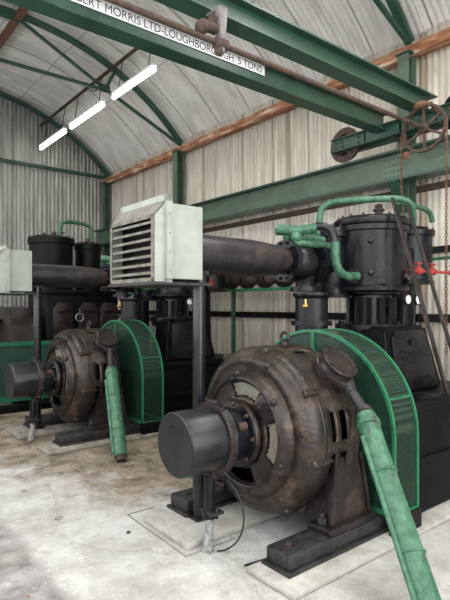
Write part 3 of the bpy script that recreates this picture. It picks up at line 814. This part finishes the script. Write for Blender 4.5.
# ------------------------------------------------------------------ compressor
def build_comp():
    t = thing('air_compressor',(4.3,2.9,0),'big black upright two-cylinder compressor at the right, under the crane','compressor','upright compressors')
    # crankcase
    b = B(); b.box(3.50,5.05,2.40,3.50,.0,.80,bev=.04); b.box(3.43,5.10,2.34,3.55,.76,.83,bev=.015); b.box(3.46,5.10,2.34,3.55,.36,.42,bev=.01); b.box(3.44,5.14,2.32,3.58,0,.10,bev=.01)
    cc = obj('crankcase',b,'deep_black',t)
    b = B(); b.rcyl((4.15,2.41,.60),(4.15,2.385,.60),.13,.008,32); b.bolts((4.15,2.385,.60),(0,-1,0),.11,8,.01,.015)
    obj('access_cover',b,'deep_black',cc)
    # distance frame, tapering
    b = B()
    lo = [(3.76,2.46),(4.66,2.46),(4.66,2.90),(3.76,2.90)]; hi = [(3.86,2.56),(4.52,2.56),(4.52,2.84),(3.86,2.84)]
    A = [b.bm.verts.new((x,y,.82)) for x,y in lo]; C = [b.bm.verts.new((x,y,1.42)) for x,y in hi]
    fs = [b.bm.faces.new(A[::-1]), b.bm.faces.new(C)]+[b.bm.faces.new((A[i],A[(i+1)%4],C[(i+1)%4],C[i])) for i in range(4)]
    bmesh.ops.bevel(b.bm,geom=list(b.bm.edges),offset=.03,segments=3,affect='EDGES')
    fr = obj('distance_frame',b,'deep_black',t)
    obj('crosshead_guide', B().lathe((4.17,2.93,.83),(0,0,1),[(0,.34),(.05,.34),(.07,.25),(.46,.25),(.49,.31),(.555,.31)],48),'black_iron',t)
    # door with ribs
    def dp(x,z,off=0):   # point on front sloping face
        f = (z-.82)/.60; return V(x,2.46+.10*f-off,z)
    b = B(); b.prism([dp(3.86,.86),dp(4.52,.86),dp(4.48,1.32),dp(4.40,1.38),dp(3.98,1.38),dp(3.90,1.32)],(0,-.025,0),bev=.01)
    dd = obj('inspection_door',b,'black_iron',fr)
    b = B()
    for z in (.96,1.02,1.08,1.14,1.20): b.bar(dp(4.0,z,.028),dp(4.38,z,.028),.012,.016)
    b.box(4.15,4.25,2.49,2.52,1.255,1.30)
    obj('rib',b,'black_iron',dd)
    # crosshead column and flange
    b = B(); b.lathe((4.17,2.93,1.38),(0,0,1),[(0,.22),(0,.34),(.05,.34),(.05,.19),(.32,.19),(.33,.26),(.37,.27)],48)
    for k in range(12):
        a = k*PI/6; b.bar((4.17+.21*math.cos(a),2.93+.21*math.sin(a),1.42),(4.17+.21*math.cos(a),2.93+.21*math.sin(a),1.68),.02,.06)
    b.bolts((4.17,2.93,1.43),(0,0,1),.30,16,.014,.02)
    obj('column',b,'black_iron',t)
    # LP cylinder
    c = V(4.17,2.93,-.06)
    b = B(); b.lathe(c+V(0,0,1.75),(0,0,1),[(.04,.20),(.04,.32),(.055,.345),(.085,.348),(.105,.332),(.115,.328),(.60,.328),(.61,.345),(.655,.348),(.66,.340)],64)
    lp = obj('large_cylinder',b,'black_iron',t)
    b = B(); b.lathe(c+V(0,0,2.415),(0,0,1),[(0,.350),(.012,.357),(.05,.357),(.06,.345),(.075,.33),(.085,.29),(.10,.10),(.11,0)],64); 
    ld = obj('cylinder_lid',b,'black_iron',lp)
    b = B().bolts(c+V(0,0,2.485),(0,0,1),.305,16,.013,.02); b.rcyl(c+V(-.02,-.1,2.5),c+V(-.02,-.1,2.62),.035,.008,12); b.rcyl(c+V(-.02,-.1,2.555),c+V(-.02,-.1,2.575),.055,.004,12)
    obj('lid_nut',b,'dark_brown',ld)
    b = B()
    for ang,z in ((-145,2.25),(-145,1.96)):
        a = math.radians(ang); d = V(math.cos(a),math.sin(a),0); p = c+d*.325+V(0,0,z); b.lathe(p,d,[(0,.03),(.02,.028),(.03,.015),(.045,.012),(.045,0)],12)
    obj('plug',b,'drum',lp)
    for ang,z in ((-170,1.93),(-73,1.93)):
        a = math.radians(ang); d = V(math.cos(a),math.sin(a),0); p = c+d*.30+V(0,0,z)
        b = B().lathe(p,d,[(0,.05),(.04,.05),(.04,.07),(.065,.07)],24); b.bolts(p+d*.065,d,.055,6,.007,.01); obj('port_flange',b,'dark_brown',lp)
    # valve chest
    b = B(); b.lathe((3.84,3.16,1.68),(0,0,1),[(0,.14),(0,.19),(.03,.195),(.07,.175),(.10,.16),(.56,.16),(.57,.19),(.62,.195),(.65,.18),(.66,0)],40)
    b.box(3.8,4.1,3.0,3.24,1.82,2.2,bev=.03); b.cyl((3.54,3.1,1.99),(3.75,3.12,1.99),.11,24)
    vc = obj('valve_chest',b,'black_iron',t)
    b = B().bolts((3.84,3.16,2.33),(0,0,1),.165,12,.012,.02); b.bolts((3.84,3.16,1.70),(0,0,-1),.175,12,.01,.015)
    obj('nut',b,'drum',vc)
    # HP cylinder
    c2 = V(4.97,3.0,0)
    b = B(); b.lathe(c2+V(0,0,1.83),(0,0,1),[(0,.17),(0,.24),(.03,.245),(.05,.225),(.50,.225),(.51,.25),(.56,.255),(.57,.21),(.60,.18),(.61,0)],40)
    b.box(4.4,4.9,2.85,3.1,1.9,2.2,bev=.03)
    hp = obj('small_cylinder',b,'black_iron',t)
    obj('nut', B().bolts(c2+V(0,0,2.39),(0,0,1),.23,12,.012,.02),'drum',hp)
    b = B(); b.lathe((4.78,2.98,.80),(0,0,1),[(0,.14),(.6,.12),(1.05,.11)],24); obj('small_column',b,'deep_black',t)
    # gauges
    for gx in (4.23,4.40):
        b = B().rcyl((gx,2.60,1.66),(gx,2.57,1.66),.05,.006,24); b.cyl((gx,2.6,1.63),(gx,2.62,1.42),.01,8)
        gg = obj('pressure_gauge',b,'dark_brown',t)
        obj('dial', B().cyl((gx,2.5695,1.66),(gx,2.566,1.66),.040,24),'white',gg,label='white gauge dial')
        obj('needle', B().bar((gx,2.5655,1.66),(gx+.02,2.5655,1.685),.003,.001),'ink',gg)
    # green water pipes
    W = lambda *P: [pxw(*p) for p in P]
    b = B().tube(W((319,224,4.85),(320,208,4.85),(334,201,4.8),(360,200,4.75),(396,198,4.7),(409,201,4.7),(413,210,4.75),(413,226,4.85)),.030,12,3)
    obj('water_pipe',b,'pipe_green',t,label='green looped water pipe over the cylinders')
    b = B().tube(W((398,202,4.85),(415,206,5.1),(430,211,5.3),(432,222,5.35)),.026,12,3)
    obj('water_pipe',b,'pipe_green',t,label='green water pipe')
    b = B().tube(W((277,229,4.45),(296,231,4.43),(316,228,4.4)),.044,12,1)
    obj('water_pipe',b,'pipe_green',t,label='green water pipe')
    b = B().tube(W((308,228,4.42),(324,225,4.4),(333,232,4.38),(335,246,4.38)),.034,12,3)
    obj('pipe_elbow',b,'drum',t)
    b = B().tube(W((335,242,4.38),(335,260,4.38),(338,271,4.40),(346,277,4.47),(357,276,4.60)),.038,12,3)
    obj('water_pipe',b,'pipe_green',t,label='bright green elbow pipe')
    b = B()
    for k,z in enumerate((2.14,2.20,2.26)): b.tube([(3.22-.02*k,3.06+.08*k,z),(3.36,3.0+.08*k,z+.01),(3.60,2.98+.06*k,z)],.034,12,1)
    b.ball((3.26,3.05,2.2),.06,(1,.8,1))
    obj('pipe_manifold',b,'pipe_green',t,label='cluster of green pipe stubs')
    b = B().cyl((4.25,2.60,1.93),(4.66,2.55,1.93),.014,10)
    for x in (4.42,4.62):
        y = 2.6-.12*(x-4.25); b.rcyl((x-.04,y,1.93),(x+.04,y,1.93),.035,.008,12); b.rcyl((x,y,1.93),(x,y,2.0),.014,.003,8); b.torus((x,y,2.0),(0,0,1),.03,.008,14,6)
    obj('valve_pipe',b,'red',t,label='red valves and pipe')
    return t
cp = build_comp(); dup(cp,S,'black upright compressor half hidden behind the louvred box and post')
t = thing('valve_train',(5.1,2.5,1.93),'row of red valves on a red pipe at the right edge, behind the hand chain','valves')
obj('pipe', B().cyl((4.67,2.55,1.93),(5.6,2.44,1.93),.014,10),'red',t)
for x in (4.95,5.15,5.35):
    y = 2.6-.12*(x-4.25); b = B(); b.rcyl((x-.04,y,1.93),(x+.04,y,1.93),.035,.008,12); b.rcyl((x,y,1.93),(x,y,2.0),.014,.003,8); b.torus((x,y,2.0),(0,0,1),.03,.008,14,6)
    obj('valve',b,'red',t)
# extra visible things on near side compressor
t = thing('diagonal_stay',(4.7,2.3,1.0),'pair of dark slanting bars leaning in front of the right-hand compressor','bars')
for (a,c) in (((392,198,4.5),(448,397,4.15)),((407,203,4.55),(456,365,4.25))):
    obj('bar', B().bar(pxw(*a),pxw(*c),.042,.02),'dark_brown',t,sm=False)
# big belt-side shelf/bed to right of guard
single('machine_bed', B().box(3.42,5.3,2.04,2.30,.036,.86,bev=.03).box(3.40,5.3,2.02,2.31,.82,.88,bev=.01).box(3.40,5.3,2.02,2.31,.42,.47,bev=.01).rcyl((3.75,2.16,.87),(3.75,2.16,.90),.13,.01,32),'deep_black',(4.3,2.16,.036),'black iron machine bed to the right of the green guard','machine bed')

# ------------------------------------------------------------------ cable drop under near drum
def wiring(dy,lab):
    t = thing('cable_tail',(2.02,2.66+dy,0),lab,'cable','cable drops under the slip ring drums')
    obj('conduit', B().lathe((2.03,2.68+dy,AZ-.25),(-.02,-.01,-1),[(0,.035),(.01,.036),(.22,.036),(.225,.046),(.27,.046),(.27,.03)],20),'black_iron',t)
    obj('tape', B().tube([(2.025,2.677+dy,.23),(2.02,2.665+dy,.12),(2.0,2.66+dy,.06),(2.0,2.66+dy,.005)],lambda f:.035-.012*math.sin(f*3)+.012*f,12,1),'bandage',t,label='frayed taped cable end')
    b = B(); b.box(2.04-.05,2.04+.05,2.60+dy,2.74+dy,.235,.255,bev=.004)
    for q in (2.615,2.725): b.rcyl((2.04,q+dy,.21),(2.04,q+dy,.28),.01,.003,8)
    obj('clamp',b,'rail_iron',t)
    b = B()
    for k in range(3): b.tube([(2.02,2.66+dy,.10),(1.99+.02*k,2.63+dy+.02*k,.04),(1.97+.03*k,2.60+dy+.04*k,.006)],.006,6,1)
    obj('strand',b,'bandage',t)
    return t
wiring(0,'black taped cable tail hanging below the foreground drum to the floor')
wiring(S,'dark cable tail hanging below the drum of the farther motor')
single('loose_wire', B().tube([(2.10,2.58,.46),(2.13,2.52,.40),(2.16,2.47,.25),(2.14,2.49,.10),(2.08,2.55,.02),(2.03,2.60,.008)],.006,8,3),'cable',(2.1,2.55,0),'thin black wire looping to the floor beside the taped cable','wire')
single('loose_wire', B().tube([(2.05,2.35,.008),(2.3,2.31,.008),(2.5,2.36,.008)],.007,8,2),'cable',(2.2,2.3,0),'short black wire lying on the floor in front of the motor','wire')

# ------------------------------------------------------------------ far machine at the left
t = thing('old_compressor',(3.6,9.1,0),'dark older compressor with two round cylinders near the grey end wall','compressor')
b = B(); b.box(3.05,4.4,8.62,9.6,0,1.85,bev=.04); b.box(3.01,4.44,8.58,9.64,1.80,1.88,bev=.01); b.box(3.01,4.44,8.58,9.64,.82,.90,bev=.01)
fr = obj('frame',b,'deep_black',t)
for x in (3.16,3.62,4.02):
    b = B(); w_ = .36
    b.prism([(x,8.62,1.0),(x+w_,8.62,1.0),(x+w_,8.62,1.55),(x+w_-.08,8.62,1.66),(x+.08,8.62,1.66),(x,8.62,1.55)],(0,-.03,0),bev=.01)
    d_ = obj('inspection_door',b,'dark_brown',fr)
    b = B(); b.bar((x+.08,8.585,1.5),(x+w_-.08,8.585,1.5),.02,.02); b.bar((x+.08,8.585,1.12),(x+w_-.08,8.585,1.12),.02,.02)
    obj('rib',b,'deep_black',d_)
b = B(); b.torus((3.62,8.56,1.40),(0,1,0),.07,.012,20,8); b.bar((3.62,8.56,1.47),(3.62,8.56,1.56),.02,.015); obj('handle',b,'grey_metal',fr)
def cylr(x,y,r,z0,z1):
    b = B().lathe((x,y,z0),(0,0,1),[(0,r*.9),(0,r),(z1-z0-.16,r),(z1-z0-.15,r*1.08),(z1-z0-.05,r*1.08),(z1-z0-.04,r*.98),(z1-z0-.01,r*.8),(z1-z0,0)],40)
    o = obj('cylinder',b,'deep_black',t)
    obj('nut', B().bolts((x,y,z1-.05),(0,0,1),r*.98,14,.016,.03),'dark_brown',o)
cylr(3.27,8.98,.37,1.86,2.84); cylr(4.02,9.12,.235,1.86,2.80)
b = B(); b.rcyl((3.32,8.98,2.82),(3.32,8.98,2.93),.04,.01,10); b.ball((3.15,9.0,2.86),.04); b.rcyl((4.02,9.12,2.79),(4.02,9.12,2.87),.04,.01,10); b.bar((3.4,8.98,2.88),(3.5,8.98,2.93),.04,.04); obj('oil_cup',b,'dk_rust',t)
b = B().tube([(3.42,8.98,2.80),(3.42,8.98,3.05),(3.52,8.98,3.14),(3.98,9.1,3.14),(4.08,9.1,3.06),(4.08,9.1,2.78)],.035,12,3)
obj('water_pipe',b,'pipe_green',t,label='green arched water pipe')
t = thing('large_flywheel',(2.75,9.3,.66),'dull brown flywheel rim rising above the green casing at the left edge','flywheel')
obj('rim', B().lathe((2.50,9.35,.66),(1,0,0),[(0,.72),(0,.93),(.40,.93),(.40,.72),(0,.72)],64,False),'dark_brown',t)
obj('hub', B().rcyl((2.40,9.35,.66),(2.97,9.35,.66),.12,.01,20),'deep_black',t)
obj('web', B().lathe((2.60,9.35,.66),(1,0,0),[(0,.1),(0,.74),(.1,.74),(.1,.1)],48),'dark_brown',t)
t = thing('flywheel_casing',(2.2,9.0,0),'dark green low casing standing round the flywheel at the left edge','casing')
b = B(); b.box(1.3,3.0,8.18,8.21,.14,1.0); b.box(1.3,1.33,8.18,10.3,.14,1.0); obj('panel',b,'dark_green',t,sm=False)
b = B(); b.box(1.28,3.02,8.15,8.22,.98,1.04); b.box(1.28,3.02,8.15,8.22,.12,.20); b.box(1.28,1.35,8.15,10.3,.98,1.04)
for x in (1.30,2.1,2.99): b.box(x-.02,x+.02,8.16,8.22,0,1.0)
obj('edge_frame',b,'green',t,sm=False)
single('low_kerb', B().box(1.0,3.0,7.9,8.14,0,.09,bev=.01),'deep_black',(2,8,0),'low black kerb in front of the green casing','kerb')
# dark pipework between far machines
b = B(); t = thing('dark_pipework',(4.6,8.3,0),'dark standing pipes and flanges behind the left duct','pipes')
for x,y,r,z1 in ((4.75,8.3,.10,2.2),(5.0,8.0,.09,2.3)):
    obj('riser', B().lathe((x,y,0),(0,0,1),[(0,r),(z1*.6,r),(z1*.6,r*1.5),(z1*.6+.04,r*1.5),(z1*.6+.04,r),(z1,r)],20),'deep_black',t)

# ------------------------------------------------------------------ wall side pipe with flanges on a green ledge
t = thing('flanged_pipe',(5.5,7.5,2.0),'dark rusty flanged pipe along the side wall below the near duct','pipe')
b = B().cyl((5.50,4.6,2.03),(5.50,10.5,2.03),.09,20)
obj('pipe',b,'dk_rust',t)
for k in range(14):
    y = 4.9+k*.42; obj('flange', B().rcyl((5.50,y,2.03),(5.50,y+.16,2.03),.148,.02,20),'dark_brown',t)
t = thing('green_ledge',(5.5,7.5,1.85),'thin bright green ledge rail under the rusty flanged pipe','rail')
obj('rail', B().box(5.38,5.62,4.5,10.6,1.84,1.88),'green',t,sm=False)
for y in (4.7,6.6,8.5,10.4): obj('leg', B().box(5.48,5.53,y-.03,y+.03,0,1.84),'dark_green',t,sm=False)
single('thin_green_pipe', B().tube([(5.5,10.3,1.86),(5.5,10.3,2.4),(5.44,10.2,2.48),(5.4,6.2,2.48),(5.38,4.2,2.46)],.022,10),'green',(5.4,7,2.48),'thin straight green pipe between the beam and the near duct','pipe')
single('thin_green_pipe', B().tube([(5.45,1.4,.0),(5.45,1.4,2.1),(5.45,1.5,2.15),(5.45,3.2,2.13),(5.45,4.2,2.1)],.018,10),'green',(5.45,2.4,2.1),'thin green pipe at the right edge behind the red valves','pipe')
# floor litter
def lump(x,y,r,m,lab,nm='concrete_chip'):
    b = B(); b.ball((x,y,r*.35),r,(1,.8,.45),8)
    for v in b.bm.verts: v.co += V(random.uniform(-.25,.25),random.uniform(-.25,.25),random.uniform(-.1,.1))*r
    b.bm.verts.ensure_lookup_table()
    single(nm,b,m,(x,y,0),lab,'debris',sm=False)
def fl(px,py):
    D = 508*1.6/(py-306); R_ = (px-225)/508*D; return .628*D+.778*R_, .778*D-.628*R_
x,y = fl(58,519); lump(x,y,.028,'rubbish','small grey chip on the pale floor at left','concrete_chip')
x,y = fl(24,492); lump(x,y,.022,'rubbish','tiny grey stone farther back on the floor at left','stone')
x,y = fl(128,533); lump(x,y,.016,'cable','tiny black scrap on the floor left of the concrete block','scrap')
x,y = fl(28,597); lump(x,y,.008,'red','tiny red scrap on the floor at the bottom left','scrap')

# ------------------------------------------------------------------ light
TOP_FILL = 50
w = bpy.data.worlds.new('sky'); sc.world = w; w.use_nodes = True
bg = w.node_tree.nodes['Background']; bg.inputs['Color'].default_value = (.93,.97,1.0,1); bg.inputs['Strength'].default_value = 3.2
def area(name,loc,target,sx,sy,power,col=(1,1,1)):
    l = bpy.data.lights.new(name,'AREA'); l.shape = 'RECTANGLE'; l.size = sx; l.size_y = sy; l.energy = power; l.color = col
    o = bpy.data.objects.new(name,l); COL.objects.link(o); o.location = loc
    o.rotation_euler = (Vector(target)-Vector(loc)).to_track_quat('-Z','Y').to_euler(); return o
area('doorway_daylight',(2.0,YF-.3,2.6),(2.6,4,1.2),5,3.6,150,(1,.985,.96))
area('window_daylight',(XL-.25,3.0,2.5),(4,3.6,1.4),12,2.4,200,(.97,.985,1))
# unseen ceiling lamps added behind and beside the camera for top light
for x_ in (.88, 4.12):
    for y_ in ((-1.6,0.3,2.2,4.1,6.0,7.9) if x_ < 2 else (-1.6,.3,2.2)):
        l_ = area('added_top_lamp',(x_,y_,5.2),(x_,y_,0),.12,1.45,TOP_FILL,(1,.985,.95))
        structure_name = 'trim_%d' % (20+len([o for o in bpy.data.objects if o.name.startswith('trim_')]))
        structure(structure_name, B().box(x_-.09,x_+.09,y_-.76,y_+.76,5.225,5.28,bev=.01), 'white')  # white housing added over each unseen lamp
# ------------------------------------------------------------------ camera
cd = bpy.data.cameras.new('camera'); cam = bpy.data.objects.new('camera',cd); COL.objects.link(cam)
cam.location = (0,0,1.6); cam.rotation_euler = (PI/2,0,-math.radians(38.88))
cd.sensor_fit = 'HORIZONTAL'; cd.sensor_width = 27; cd.lens = 27*508/450; cd.shift_y = 6/450; cd.clip_start = .05
sc.camera = cam
vs = sc.view_settings; vs.view_transform = 'Standard'; vs.look = 'None'; vs.gamma = 1; vs.exposure = 0; vs.use_curve_mapping = False
